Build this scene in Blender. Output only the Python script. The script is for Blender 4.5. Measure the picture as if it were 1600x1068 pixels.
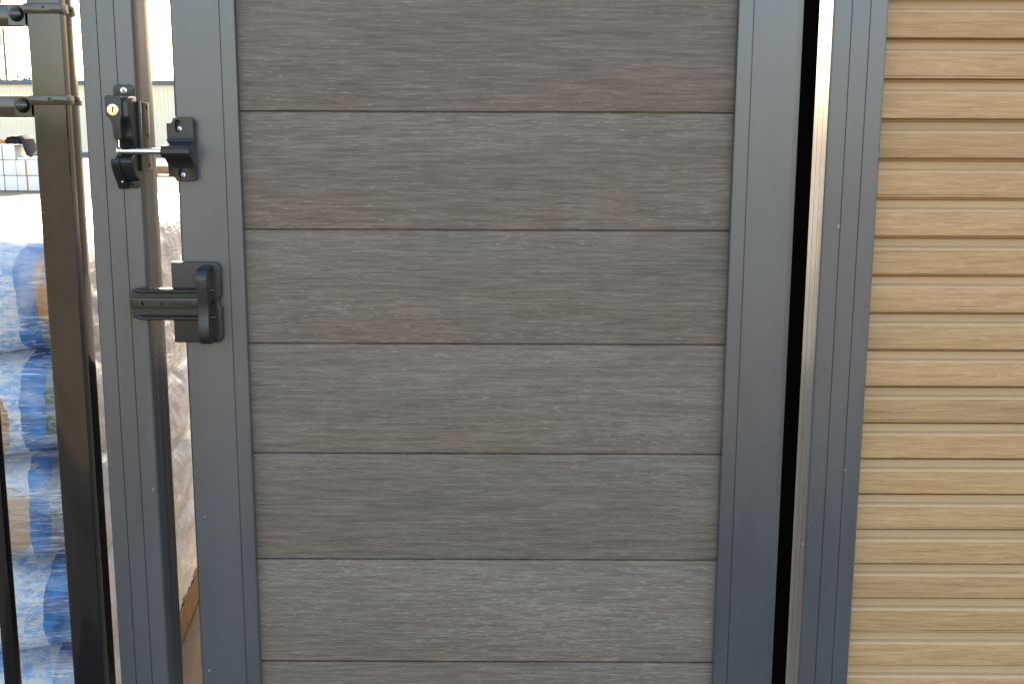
import bpy, bmesh, math, random
from mathutils import Vector, Matrix, noise
random.seed(7)
R = math.radians
for o in list(bpy.data.objects):
    bpy.data.objects.remove(o, do_unlink=True)
S = bpy.context.scene
COL = S.collection

# ------------------------------------------------------------------ camera, sky, sun, exposure
cam = bpy.data.cameras.new('camera')
cam.sensor_width = 36.0
cam.lens = 36.0 * 1755 / 1600
cam.clip_start = 0.05
cam.clip_end = 2000
camo = bpy.data.objects.new('camera', cam)
COL.objects.link(camo)
camo.matrix_world = Matrix.Translation((0, -1.65, 1.45)) @ Matrix.Rotation(R(90 - 10.3), 4, 'X') @ Matrix.Rotation(R(0.21), 4, 'Z')
S.camera = camo

SUN_AZ, SUN_EL = R(-15), R(30)           # azimuth measured from +Y towards +X: the sun stands behind the gate, a little to the left
W = bpy.data.worlds.new('World')
S.world = W
W.use_nodes = True
wn = W.node_tree
wn.nodes.clear()
wo = wn.nodes.new('ShaderNodeOutputWorld')
wb = wn.nodes.new('ShaderNodeBackground')
sk = wn.nodes.new('ShaderNodeTexSky')
sk.sky_type = 'NISHITA'
sk.sun_disc = False
sk.sun_elevation = SUN_EL
sk.sun_rotation = SUN_AZ
sk.air_density = 1.0
sk.dust_density = 2.0
sk.ozone_density = 1.0
wb.inputs['Strength'].default_value = 0.15
wn.links.new(sk.outputs[0], wb.inputs[0])
wn.links.new(wb.outputs[0], wo.inputs[0])

sl = bpy.data.lights.new('sun', 'SUN')
sl.energy = 4.2
sl.angle = R(0.53)
sl.color = (1.0, 0.95, 0.87)
slo = bpy.data.objects.new('sun', sl)
COL.objects.link(slo)
sdir = Vector((math.sin(SUN_AZ) * math.cos(SUN_EL), math.cos(SUN_AZ) * math.cos(SUN_EL), math.sin(SUN_EL)))
slo.rotation_euler = sdir.to_track_quat('Z', 'Y').to_euler()
slo.location = sdir * 30

S.view_settings.view_transform = 'Standard'
S.view_settings.look = 'None'
S.view_settings.gamma = 1.0
S.view_settings.exposure = 2.5
S.view_settings.use_curve_mapping = False
S.view_settings.use_white_balance = True      # balanced for open shade, as the photograph is
S.view_settings.white_balance_temperature = 7800
S.view_settings.white_balance_tint = 13
S.render.engine = 'CYCLES'
S.cycles.transparent_max_bounces = 16
S.cycles.max_bounces = 8

# ------------------------------------------------------------------ helpers: objects
def tag(o, label=None, cat=None, group=None, kind=None):
    if label: o['label'] = label
    if cat: o['category'] = cat
    if group: o['group'] = group
    if kind: o['kind'] = kind
    return o

def thing(name, loc, label, cat, group=None):
    o = bpy.data.objects.new(name, None)
    o.empty_display_size = 0.1
    COL.objects.link(o)
    o.location = loc
    return tag(o, label, cat, group)

def base_of(o):
    v = Vector((0, 0, 0))
    while o is not None:
        v += Vector(o.location)
        o = o.parent
    return v

def to_mesh(name, bm, m, sharp=32):
    bmesh.ops.recalc_face_normals(bm, faces=bm.faces[:])
    me = bpy.data.meshes.new(name)
    bm.to_mesh(me)
    bm.free()
    for p in me.polygons:
        p.use_smooth = True
    me.set_sharp_from_angle(angle=R(sharp))
    if m is not None:
        me.materials.append(m)
    return me

def obj(name, bm, m, parent=None, sharp=32, origin=None):
    """bm is given in world metres; the object is put at its thing (or at origin) and keeps its place."""
    pb = base_of(parent) if parent else Vector((0, 0, 0))
    org = Vector(origin) if origin is not None else pb
    bmesh.ops.translate(bm, verts=bm.verts[:], vec=-org)
    o = bpy.data.objects.new(name, to_mesh(name, bm, m, sharp))
    COL.objects.link(o)
    o.parent = parent
    o.location = org - pb
    return o

def inst(name, me, loc, parent=None):
    o = bpy.data.objects.new(name, me)
    COL.objects.link(o)
    o.parent = parent
    o.location = Vector(loc) - (base_of(parent) if parent else Vector((0, 0, 0)))
    return o

# ------------------------------------------------------------------ helpers: shapes
def bev(bm, w, seg=2, ang=25):
    if w <= 0: return bm
    bm.normal_update()
    es = [e for e in bm.edges if len(e.link_faces) == 2 and e.calc_face_angle(0) > R(ang)]
    bmesh.ops.bevel(bm, geom=es, offset=w, segments=seg, affect='EDGES', profile=0.6, clamp_overlap=True)
    return bm

def box(x0, x1, y0, y1, z0, z1, w=0.0, seg=2, bm=None):
    b = bmesh.new()
    bmesh.ops.create_cube(b, size=1)
    for v in b.verts:
        v.co = Vector(((x0 + x1) / 2 + v.co.x * (x1 - x0), (y0 + y1) / 2 + v.co.y * (y1 - y0), (z0 + z1) / 2 + v.co.z * (z1 - z0)))
    bev(b, w, seg)
    return join(bm, b)

def join(bm, b):
    if bm is None: return b
    me = bpy.data.meshes.new('tmp')
    b.to_mesh(me); b.free()
    bm.from_mesh(me)
    bpy.data.meshes.remove(me)
    return bm

def prism(pts, axis, a, b, w=0.0, seg=2, bm=None, ang=25):
    """Extrude a 2-D polygon. axis 'x': pts are (y,z); 'y': (x,z); 'z': (x,y)."""
    m = bmesh.new()
    def P(p, t):
        return {'x': (t, p[0], p[1]), 'y': (p[0], t, p[1]), 'z': (p[0], p[1], t)}[axis]
    v0 = [m.verts.new(P(p, a)) for p in pts]
    v1 = [m.verts.new(P(p, b)) for p in pts]
    n = len(pts)
    for i in range(n):
        m.faces.new((v0[i], v0[(i + 1) % n], v1[(i + 1) % n], v1[i]))
    m.faces.new(v0[::-1]); m.faces.new(v1)
    bmesh.ops.recalc_face_normals(m, faces=m.faces[:])
    bev(m, w, seg, ang)
    return join(bm, m)

def cyl(p0, p1, r0, r1=None, n=20, bm=None, w=0.0):
    r1 = r0 if r1 is None else r1
    m = bmesh.new()
    p0, p1 = Vector(p0), Vector(p1)
    d = p1 - p0
    bmesh.ops.create_cone(m, cap_ends=True, segments=n, radius1=r0, radius2=r1, depth=d.length)
    bev(m, w, 2, 50)
    bmesh.ops.transform(m, matrix=Matrix.Translation((p0 + p1) / 2) @ d.to_track_quat('Z', 'Y').to_matrix().to_4x4(), verts=m.verts[:])
    return join(bm, m)

def lathe(c, axis, prof, n=24, bm=None):
    """prof: (radius, distance along axis) pairs, closed at both ends."""
    m = bmesh.new()
    q = Vector(axis).to_track_quat('Z', 'Y')
    rings = []
    for r, t in prof:
        if r < 1e-6:
            rings.append([m.verts.new(Vector(c) + q @ Vector((0, 0, t)))])
        else:
            rings.append([m.verts.new(Vector(c) + q @ Vector((r * math.cos(2 * math.pi * k / n), r * math.sin(2 * math.pi * k / n), t))) for k in range(n)])
    for a, b in zip(rings, rings[1:]):
        for k in range(n):
            k2 = (k + 1) % n
            if len(a) == 1 and len(b) == 1: continue
            if len(a) == 1: m.faces.new((a[0], b[k], b[k2]))
            elif len(b) == 1: m.faces.new((a[k], a[k2], b[0]))
            else: m.faces.new((a[k], a[k2], b[k2], b[k]))
    return join(bm, m)

def sweep(path, sect, bm=None, up=Vector((1, 0, 0))):
    """Sweep a closed section (a,b) along a path; a runs along up, b across."""
    m = bmesh.new()
    rings = []
    n = len(path)
    for i, p in enumerate(path):
        t = (Vector(path[min(i + 1, n - 1)]) - Vector(path[max(i - 1, 0)])).normalized()
        u = (up - t * up.dot(t)).normalized()
        w_ = t.cross(u)
        rings.append([m.verts.new(Vector(p) + u * a + w_ * b) for a, b in sect])
    k = len(sect)
    for a, b in zip(rings, rings[1:]):
        for j in range(k):
            m.faces.new((a[j], a[(j + 1) % k], b[(j + 1) % k], b[j]))
    m.faces.new(rings[0][::-1]); m.faces.new(rings[-1])
    return join(bm, m)

def rrect(x0, x1, z0, z1, r, n=5, corners=(1, 1, 1, 1)):
    """Rounded rectangle; corners in order: lower right, upper right, upper left, lower left."""
    out = []
    cs = [(x1, z0, -90, -1, 1), (x1, z1, 0, -1, -1), (x0, z1, 90, 1, -1), (x0, z0, 180, 1, 1)]
    for (cx, cz, a0, sx, sz), on in zip(cs, corners):
        if not on:
            out.append((cx, cz)); continue
        ox, oz = cx + sx * r, cz + sz * r
        for k in range(n + 1):
            a = R(a0 + 90 * k / n)
            out.append((ox + r * math.cos(a), oz + r * math.sin(a)))
    return out

def carve(o, cutters):
    """Cut real holes: boolean difference with temporary solids."""
    tmp = []
    for bm in cutters:
        me = to_mesh('cut', bm, None)
        c = bpy.data.objects.new('cut', me)
        COL.objects.link(c)
        c.location = base_of(o) * 0
        md = o.modifiers.new('b', 'BOOLEAN')
        md.operation = 'DIFFERENCE'; md.solver = 'EXACT'; md.object = c
        tmp.append(c)
    bpy.context.view_layer.update()
    dg = bpy.context.evaluated_depsgraph_get()
    ev = o.evaluated_get(dg)
    me = bpy.data.meshes.new_from_object(ev)
    o.modifiers.clear()
    old = o.data
    o.data = me
    for p in me.polygons: p.use_smooth = True
    me.set_sharp_from_angle(angle=R(32))
    for c in tmp: bpy.data.objects.remove(c, do_unlink=True)
    bpy.data.meshes.remove(old)

# ------------------------------------------------------------------ helpers: materials
class NT:
    def __init__(s, name):
        s.m = bpy.data.materials.new(name)
        s.m.use_nodes = True
        s.t = s.m.node_tree
        s.t.nodes.clear()
        s.out = s.t.nodes.new('ShaderNodeOutputMaterial')
    def n(s, typ, ins=None, **kw):
        d = s.t.nodes.new('ShaderNode' + typ)
        for k, v in kw.items(): setattr(d, k, v)
        for k, v in (ins or {}).items():
            i = d.inputs[k]
            if hasattr(v, 'is_output') or isinstance(v, bpy.types.NodeSocket): s.t.links.new(v, i)
            else:
                if isinstance(v, (tuple, list)) and len(v) == 3 and i.type == 'RGBA': v = (*v, 1)
                i.default_value = v
        return d
    def math(s, op, a, b=0.0, c=0.0, clamp=False):
        return s.n('Math', {0: a, 1: b, 2: c}, operation=op, use_clamp=clamp).outputs[0]
    def coords(s, scale=(1, 1, 1), rand=0.0, rot=(0, 0, 0)):
        v = s.n('TexCoord').outputs['Object']
        if rand:
            r = s.n('ObjectInfo').outputs['Random']
            k = s.n('VectorMath', {0: (rand, rand * 1.7, rand * 2.3), 3: r}, operation='SCALE').outputs[0]
            v = s.n('VectorMath', {0: v, 1: k}, operation='ADD').outputs[0]
        return s.n('Mapping', {'Vector': v, 'Scale': scale, 'Rotation': rot}).outputs[0]
    def noise(s, vec, scale=1.0, detail=4.0, rough=0.55, dist=0.0):
        return s.n('TexNoise', {'Vector': vec, 'Scale': scale, 'Detail': detail, 'Roughness': rough, 'Distortion': dist}).outputs[0]
    def ramp(s, f, stops, interp='LINEAR'):
        d = s.n('ValToRGB', {0: f})
        cr = d.color_ramp
        cr.interpolation = interp
        while len(cr.elements) < len(stops): cr.elements.new(0.5)
        for e, (p, c) in zip(cr.elements, stops):
            e.position = p
            e.color = (c, c, c, 1) if isinstance(c, (int, float)) else (*c, 1)
        return d.outputs[0]
    def mix(s, f, a, b, mode='MIX'):
        d = s.n('Mix', data_type='RGBA', blend_type=mode)
        for k, v in ((0, f), (6, a), (7, b)):
            i = d.inputs[k]
            if isinstance(v, bpy.types.NodeSocket): s.t.links.new(v, i)
            else: i.default_value = (*v, 1) if isinstance(v, tuple) and len(v) == 3 else v
        return d.outputs[2]
    def bump(s, h, strength=0.3, dist=0.001, nrm=None):
        ins = {'Height': h, 'Strength': strength, 'Distance': dist}
        if nrm is not None: ins['Normal'] = nrm
        return s.n('Bump', ins).outputs[0]
    def bsdf(s, **ins):
        d = s.n('BsdfPrincipled', {k.replace('_', ' '): v for k, v in ins.items()})
        s.t.links.new(d.outputs[0], s.out.inputs[0])
        return s.m

def plain(name, col, rough=0.5, metal=0.0, var=0.12, scale=40.0, bump=0.0):
    t = NT(name)
    n = t.noise(t.coords(rand=5), scale, 4)
    c = t.mix(n, tuple(x * (1 - var) for x in col), tuple(x * (1 + var) for x in col))
    r = t.math('ADD', t.math('MULTIPLY', t.math('SUBTRACT', n, 0.5), 0.18), rough)
    kw = {}
    if bump: kw['Normal'] = t.bump(t.noise(t.coords(rand=5), scale * 12, 3), bump, 0.0006)
    return t.bsdf(Base_Color=c, Roughness=r, Metallic=metal, **kw)

def m_paint(name, col, rough, texture=0.12, dust=1.0, spec=0.5, coat=0.0):
    """powder coat: fine orange peel, dried water marks, a few specks of dirt and small scratches"""
    t = NT(name)
    v = t.coords(rand=3)
    big = t.noise(t.coords((9, 9, 2.2), rand=3), 1, 5, 0.6)
    film = t.ramp(big, [(0.35, 0.0), (0.75, 1.0)])
    c = t.mix(t.math('MULTIPLY', film, 0.16 * dust), col, tuple(min(1, x * 2.4 + 0.03) for x in col))
    vo = t.n('TexVoronoi', {'Vector': v, 'Scale': 24.0, 'Randomness': 1.0})
    pick = t.math('GREATER_THAN', t.n('SeparateColor', {0: vo.outputs['Color']}).outputs[0], 0.48)
    size = t.math('MULTIPLY', t.n('SeparateColor', {0: vo.outputs['Color']}).outputs[1], 0.05)
    speck = t.math('MULTIPLY', t.math('LESS_THAN', vo.outputs['Distance'], size), pick)
    c = t.mix(t.math('MULTIPLY', speck, 0.38 * dust), c, (0.42, 0.43, 0.43))
    vs = t.n('TexVoronoi', {'Vector': t.coords((9, 9, 2.0), rand=8, rot=(0, 0.12, 0)), 'Scale': 1.6, 'Randomness': 1.0})
    sp = t.math('GREATER_THAN', t.n('SeparateColor', {0: vs.outputs['Color']}).outputs[2], 0.72)
    scr = t.math('MULTIPLY', t.math('LESS_THAN', vs.outputs['Distance'], 0.022), sp)
    c = t.mix(t.math('MULTIPLY', scr, 0.45 * dust), c, (0.45, 0.46, 0.47))
    fine = t.noise(v, 900, 2, 0.5)
    r = t.math('ADD', rough, t.math('MULTIPLY', t.math('ADD', film, speck), 0.07))
    return t.bsdf(Base_Color=c, Roughness=r, Normal=t.bump(fine, texture, 0.0004), **{'Specular IOR Level': spec, 'Coat Weight': coat})

def m_grain(name, dark, mid, light, fleck, zs, bump, rough=0.62, fleck_amt=0.7, sx=9.0, spec=0.35, patchy=0.0):
    """brushed composite board: long horizontal streaks and short pale flecks"""
    t = NT(name)
    rnd = 40.0
    a = t.noise(t.coords((sx, 2, zs), rand=rnd), 1, 6, 0.68, 0.06)
    b = t.noise(t.coords((sx * 3.2, 4, zs * 2.9), rand=rnd * 1.3), 1, 4, 0.6)
    c = t.noise(t.coords((1.3, 1, 9), rand=rnd * 0.7), 1, 4, 0.6, 0.1)
    f = t.math('ADD', t.math('MULTIPLY', a, 0.62), t.math('MULTIPLY', b, 0.38))
    f = t.math('ADD', f, t.math('MULTIPLY', t.math('SUBTRACT', c, 0.5), 0.22))
    col = t.ramp(f, [(0.34, dark), (0.5, mid), (0.68, light)])
    fl = t.noise(t.coords((sx * 5, 4, zs * 2.0), rand=rnd * 2.1), 1, 3, 0.5, 0.05)
    flm = t.ramp(t.math('ADD', fl, t.math('MULTIPLY', t.math('SUBTRACT', c, 0.5), 0.35)), [(0.60, 0.0), (0.72, 1.0)])
    col = t.mix(t.math('MULTIPLY', flm, fleck_amt), col, fleck)
    patch = t.ramp(t.noise(t.coords((3.5, 1, 11), rand=rnd * 1.1), 1, 5, 0.65), [(0.42, 0.0), (0.60, 1.0)])
    g = t.n('RGBToBW', {0: col}).outputs[0]
    cool = t.mix(1.0, t.n('CombineColor', {0: g, 1: g, 2: g}).outputs[0], (0.98, 1.0, 0.97), 'MULTIPLY')
    col = t.mix(t.math('MULTIPLY', patch, patchy), col, cool)
    r = t.n('ObjectInfo').outputs['Random']
    tone = t.math('ADD', 0.93, t.math('MULTIPLY', r, 0.14))
    col = t.n('VectorMath', {0: col, 3: tone}, operation='SCALE').outputs[0]
    return t.bsdf(Base_Color=col, Roughness=t.math('ADD', rough, t.math('MULTIPLY', f, -0.12)), Normal=t.bump(t.math('ADD', f, t.math('MULTIPLY', flm, 0.2)), bump, 0.0012), **{'Specular IOR Level': spec})

def m_wood(name='pallet_wood', dark=(0.16, 0.095, 0.05), light=(0.38, 0.26, 0.15)):
    t = NT(name)
    a = t.noise(t.coords((3, 30, 30), rand=9), 1, 5, 0.6, 0.5)
    return t.bsdf(Base_Color=t.mix(a, dark, light), Roughness=0.9, Normal=t.bump(a, 0.3, 0.003), **{'Specular IOR Level': 0.08})
M = {}
M['grey'] = m_paint('anthracite_powder_coat', (0.047, 0.052, 0.056), 0.26, 0.05, spec=0.8, dust=1.15)
M['black'] = m_paint('black_gloss_powder_coat', (0.005, 0.005, 0.005), 0.08, 0.02, 0.2, 0.5, 0.32)
M['board'] = m_grain('grey_brown_composite', (0.095, 0.074, 0.057), (0.141, 0.111, 0.086), (0.204, 0.164, 0.130), (0.31, 0.26, 0.215), 250, 0.30, rough=0.7, fleck_amt=0.42, sx=13.0, spec=0.14, patchy=0.2)
M['tan'] = m_grain('tan_composite', (0.268, 0.154, 0.072), (0.375, 0.223, 0.107), (0.46, 0.294, 0.152), (0.53, 0.35, 0.215), 170, 0.3, rough=0.6, fleck_amt=0.4, sx=8.0, spec=0.25)
M['tansmooth'] = m_grain('tan_composite_smooth', (0.335, 0.198, 0.093), (0.372, 0.224, 0.106), (0.41, 0.252, 0.122), (0.43, 0.26, 0.135), 60, 0.08, rough=0.5, fleck_amt=0.1, sx=2.0)
M['tanlip'] = plain('tan_composite_glossy_lit_edge', (0.46, 0.29, 0.15), 0.22, 0, 0.12, 60)  # glossy lip; its paler base colour paints in part of the highlight
M['plastic'] = m_paint('black_moulded_plastic', (0.014, 0.015, 0.016), 0.28, 0.2, 0.12, 0.42)
M['hole'] = plain('dark_void', (0.004, 0.004, 0.004), 0.9)
M['steel'] = plain('bright_steel', (0.74, 0.74, 0.72), 0.16, 1.0, 0.05)
M['screw'] = plain('zinc_screw', (0.60, 0.61, 0.62), 0.3, 1.0, 0.1, 300)
M['brass'] = plain('brass_cylinder', (0.86, 0.62, 0.36), 0.26, 1.0, 0.08, 400)
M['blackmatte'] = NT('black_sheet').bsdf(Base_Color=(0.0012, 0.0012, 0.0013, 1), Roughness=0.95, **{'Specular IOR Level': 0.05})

# ------------------------------------------------------------------ the setting
def m_ground():
    t = NT('tan_gravel_yard')
    a = t.noise(t.coords((0.25, 0.7, 1)), 1, 6, 0.6, 0.4)
    b = t.noise(t.coords(), 60, 5, 0.7)
    c = t.noise(t.coords((0.05, 0.45, 1), rot=(0, 0, 0.2)), 1, 5, 0.6)
    col = t.ramp(a, [(0.3, (0.150, 0.115, 0.078)), (0.55, (0.215, 0.175, 0.128)), (0.75, (0.27, 0.23, 0.178))])
    col = t.mix(t.math('MULTIPLY', t.ramp(c, [(0.55, 0.0), (0.62, 1.0)]), 0.45), col, (0.085, 0.056, 0.034))
    col = t.mix(t.math('MULTIPLY', b, 0.35), col, (0.12, 0.10, 0.08))
    return t.bsdf(Base_Color=col, Roughness=0.95, Normal=t.bump(b, 0.6, 0.01), **{'Specular IOR Level': 0.1})
def m_dark_strip():
    t = NT('dark_ground_strip')
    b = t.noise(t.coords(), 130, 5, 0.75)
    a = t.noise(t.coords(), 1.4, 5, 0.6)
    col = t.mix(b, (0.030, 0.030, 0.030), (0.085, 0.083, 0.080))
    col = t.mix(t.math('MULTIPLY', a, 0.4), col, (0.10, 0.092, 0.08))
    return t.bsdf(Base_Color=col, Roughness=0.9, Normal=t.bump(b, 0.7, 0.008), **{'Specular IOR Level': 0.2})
def m_hill():
    t = NT('scrub_hills')
    b = t.noise(t.coords(), 0.22, 7, 0.7)
    col = t.ramp(b, [(0.35, (0.035, 0.045, 0.025)), (0.6, (0.10, 0.095, 0.06)), (0.75, (0.17, 0.15, 0.10))])
    return t.bsdf(Base_Color=col, Roughness=0.95)

bm = bmesh.new()
bmesh.ops.create_grid(bm, x_segments=40, y_segments=40, size=600)
tag(obj('ground', bm, m_ground()), kind='structure')
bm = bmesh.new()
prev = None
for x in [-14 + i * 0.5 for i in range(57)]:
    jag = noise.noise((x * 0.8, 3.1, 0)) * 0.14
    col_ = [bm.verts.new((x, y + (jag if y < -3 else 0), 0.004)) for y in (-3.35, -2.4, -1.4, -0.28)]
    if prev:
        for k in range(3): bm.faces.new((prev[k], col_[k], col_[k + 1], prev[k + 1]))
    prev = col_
tag(obj('added_dark_strip', bm, m_dark_strip()), kind='structure')  # added dark ground strip: darkens the post reflections and cuts bounce light
bm = bmesh.new()
prev = None
for i in range(145):
    a = 2 * math.pi * (i % 144) / 144
    h = 3.4 + 2.2 * noise.noise((math.cos(a) * 4, math.sin(a) * 4, 0.3)) + 1.2 * noise.noise((math.cos(a) * 17, math.sin(a) * 17, 1))
    c_, s_ = math.cos(a), math.sin(a)
    col_ = [bm.verts.new((c_ * r_, s_ * r_, z_)) for r_, z_ in ((145, -0.2), (152, max(h * 0.62, 0.6)), (162, max(h, 1.0)), (185, max(h, 1.0) * 1.05), (230, -1))]
    if prev:
        for k in range(4): bm.faces.new((prev[k], col_[k], col_[k + 1], prev[k + 1]))
    prev = col_
tag(obj('hills', bm, m_hill()), kind='structure')

# ------------------------------------------------------------------ the two square gate posts with grooved faces
def post_section(x0, x1, y0, y1, r=0.0045, g=0.0009, d=0.0016, n=4):
    """square tube outline: rounded corners and two fine V grooves on each face"""
    out = []
    def side(p, q, nin):
        p, q, nin = Vector(p), Vector(q), Vector(nin)
        L = (q - p).length; t = (q - p) / L
        for f in (1 / 3, 2 / 3):
            c = p + t * L * f
            for off, dep in ((-g, 0), (-g * 0.35, d), (g * 0.35, d), (g, 0)):
                out.append(tuple(c + t * off + nin * dep))
    def corner(cx, cy, a0):
        for k in range(n + 1):
            a = R(a0 + 90 * k / n)
            out.append((cx + r * math.cos(a), cy + r * math.sin(a)))
    corner(x0 + r, y0 + r, 180); side((x0, y0), (x1, y0), (0, 1))
    corner(x1 - r, y0 + r, 270); side((x1, y0), (x1, y1), (-1, 0))
    corner(x1 - r, y1 - r, 0);   side((x1, y1), (x0, y1), (0, -1))
    corner(x0 + r, y1 - r, 90);  side((x0, y1), (x0, y0), (1, 0))
    return out

def gate_post(x0, x1, y0, y1, h, label):
    cx, cy = (x0 + x1) / 2, (y0 + y1) / 2
    t = thing('gate_post', (cx, cy, 0), label, 'post', 'square grey gate posts')
    obj('tube', prism(post_section(x0, x1, y0, y1), 'z', 0.0, h), M['grey'], t, 20)
    b = box(x0 - 0.003, x1 + 0.003, y0 - 0.003, y1 + 0.003, h - 0.012, h + 0.006, 0.003)
    obj('cap', b, M['grey'], t)
    b = box(x0 - 0.03, x1 + 0.03, y0 - 0.03, y1 + 0.03, 0.005, 0.013, 0.002)
    obj('base_plate', b, M['grey'], t)
    return t
gate_post(-0.6165, -0.5410, 0.0, 0.080, 1.92, 'grooved grey metal gate post carrying the black lock latch')
gate_post(0.4540, 0.5325, 0.0, 0.080, 1.92, 'grooved grey metal gate post between the gate and the tan slatted wall')

# ------------------------------------------------------------------ the gate
GX0, GXA, GXB, GX1 = -0.4890, -0.3955, 0.3198, 0.4138
gate = thing('gate', (0, 0.0225, 0.06), 'grey framed gate filled with wide horizontal grey-brown boards', 'gate')
def stile_section(out_x, in_x, sgn):
    """sgn +1: the outer edge is on the left. Wide face, shallow chamfer outside, fine groove near the boards"""
    o, i, s = out_x, in_x, sgn
    gx = i - s * 0.0212
    ch = 0.0085 if s < 0 else 0.0042
    p = [(o + s * 0.0006, 0.0062), (o + s * 0.0014, 0.0050), (o + s * ch, 0.0005), (o + s * (ch + 0.0012), 0.0)]
    g, d = 0.0009, 0.0015
    p += [(gx - s * g, 0), (gx - s * g * 0.35, d), (gx + s * g * 0.35, d), (gx + s * g, 0)]
    p += [(i - s * 0.002, 0), (i - s * 0.0006, 0.0006), (i, 0.002), (i, 0.0135), (i - s * 0.02, 0.0135), (i - s * 0.02, 0.0315), (i, 0.0315)]
    p += [(i, 0.043), (i - s * 0.002, 0.045), (o + s * 0.002, 0.045), (o, 0.043)]
    return p
obj('stile', prism(stile_section(GX0, GXA, 1), 'z', 0.06, 1.86), M['grey'], gate, 14)
obj('stile', prism(stile_section(GX1, GXB, -1), 'z', 0.06, 1.86), M['grey'], gate, 14)
for z0, z1 in ((0.062, 0.118), (1.805, 1.858)):
    obj('rail', box(GXA + 0.0004, GXB - 0.0004, 0.0015, 0.0435, z0, z1, 0.002), M['grey'], gate)
PITCH = 0.1709
# board: 2 mm shadow joint, eased edges, tongue behind the joint
def board_mesh():
    w = GXB - GXA + 0.030
    hz = PITCH / 2
    g = 0.0011
    y0, y1 = -0.0085, 0.0085
    pts = [(y0 + 0.0018, -hz + g), (y0 + 0.0005, -hz + g + 0.0006), (y0, -hz + g + 0.0020), (y0, hz - g - 0.0020), (y0 + 0.0005, hz - g - 0.0006), (y0 + 0.0018, hz - g),
           (y0 + 0.0065, hz - g), (y0 + 0.0065, hz + 0.006), (y0 + 0.0105, hz + 0.006), (y0 + 0.0105, hz - g), (y1, hz - g), (y1, -hz + g),
           (y0 + 0.0113, -hz + g), (y0 + 0.0113, -hz + g + 0.0075), (y0 + 0.0057, -hz + g + 0.0075), (y0 + 0.0057, -hz + g)]
    return to_mesh('board', prism(pts, 'x', -w / 2, w / 2), M['board'], 25)
bme = board_mesh()
for k in range(10):
    zc = 1.4862 + PITCH / 2 + PITCH * (1 - k)
    if 0.10 < zc < 1.82 or k in (0,):
        inst('board', bme, ((GXA + GXB) / 2, 0.0225, zc), gate)

# ------------------------------------------------------------------ the tan slatted wall on the right
SP = 0.05722
SX0, SX1 = 0.534, 2.05
SY = 0.028
wall = thing('slatted_wall', (1.29, SY, 0.05), 'tan wood-grain slatted wall of narrow horizontal ribs', 'wall')
def slat_mesh(joint):
    # section (y,z), z measured down from the dark groove: groove, recessed strip, bright lip, broad grained face
    f = 0.0
    pts = [(f + 0.0165, -0.0002), (f + 0.0165, -0.0040), (f + 0.0112, -0.0048), (f + 0.0104, -0.0066), (f + 0.0092, -0.0110), (f + 0.0080, -0.0152), (f + 0.0068, -0.0160),
           (f + 0.0032, -0.0174), (f + 0.0014, -0.0188), (f + 0.0003, -0.0206), (f, -0.0226), (f - 0.0003, -0.036), (f, -0.0500)]
    if joint:
        pts += [(f, -0.0528), (f + 0.0016, -0.0530), (f + 0.0016, -0.0540), (f + 0.0002, -0.0542), (f + 0.0002, -0.0562), (f + 0.0014, -SP + 0.0002)]
    else:
        pts += [(f + 0.0001, -0.0556), (f + 0.0008, -0.0566), (f + 0.0020, -SP + 0.0002)]
    pts += [(f + 0.0182, -SP + 0.0002), (f + 0.0182, -0.0002)]
    L = SX1 - SX0
    me = to_mesh('slat', prism([(y, z) for y, z in pts], 'x', -L / 2, L / 2), M['tan'], 16)
    me.materials.append(M['tansmooth'])
    me.materials.append(M['tanlip'])
    for p in me.polygons:
        if p.center.z > -0.0157 and abs(p.normal.x) < 0.5: p.material_index = 1
        elif p.center.z > -0.0212 and p.normal.y < -0.1 and p.normal.z > 0.2: p.material_index = 2
    return me
sl0, sl1 = slat_mesh(False), slat_mesh(True)
ztop = 1.5365 + 6 * SP          # a board joint lies at z = 1.5365
nslat = 0
for b in range(11):
    z0 = ztop - 3 * SP * b
    if z0 - 3 * SP < 0.02: break
    bd = obj('cladding_board', box(SX0 + 0.001, SX1 - 0.001, SY + 0.0185, SY + 0.024, z0 - 3 * SP + 0.0005, z0 - 0.0005), M['tan'], wall, origin=((SX0 + SX1) / 2, SY, z0))
    for k in range(3):
        inst('slat', sl1 if k == 2 else sl0, ((SX0 + SX1) / 2, SY, z0 - SP * k), bd)
obj('end_post', prism(post_section(SX1, SX1 + 0.0785, 0.0, 0.08), 'z', 0.0, 1.92), M['grey'], wall, 20)
obj('top_trim', box(SX0 + 0.002, SX1 - 0.002, 0.012, 0.062, ztop + 0.002, ztop + 0.03, 0.002), M['grey'], wall)

# added black panel, put in to make the hinge gap dark
bp = thing('added_black_screen', (1.2, 0.24, 0), 'added tall black panel that darkens the hinge gap beside the right gate post', 'screen')
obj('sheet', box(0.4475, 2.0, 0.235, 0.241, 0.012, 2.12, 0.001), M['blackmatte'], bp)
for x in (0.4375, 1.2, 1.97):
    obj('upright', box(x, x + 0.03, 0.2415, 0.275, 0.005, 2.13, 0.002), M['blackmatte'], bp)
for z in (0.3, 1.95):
    obj('crossbar', box(0.469, 1.969, 0.2415, 0.262, z, z + 0.03, 0.002), M['blackmatte'], bp)

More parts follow.
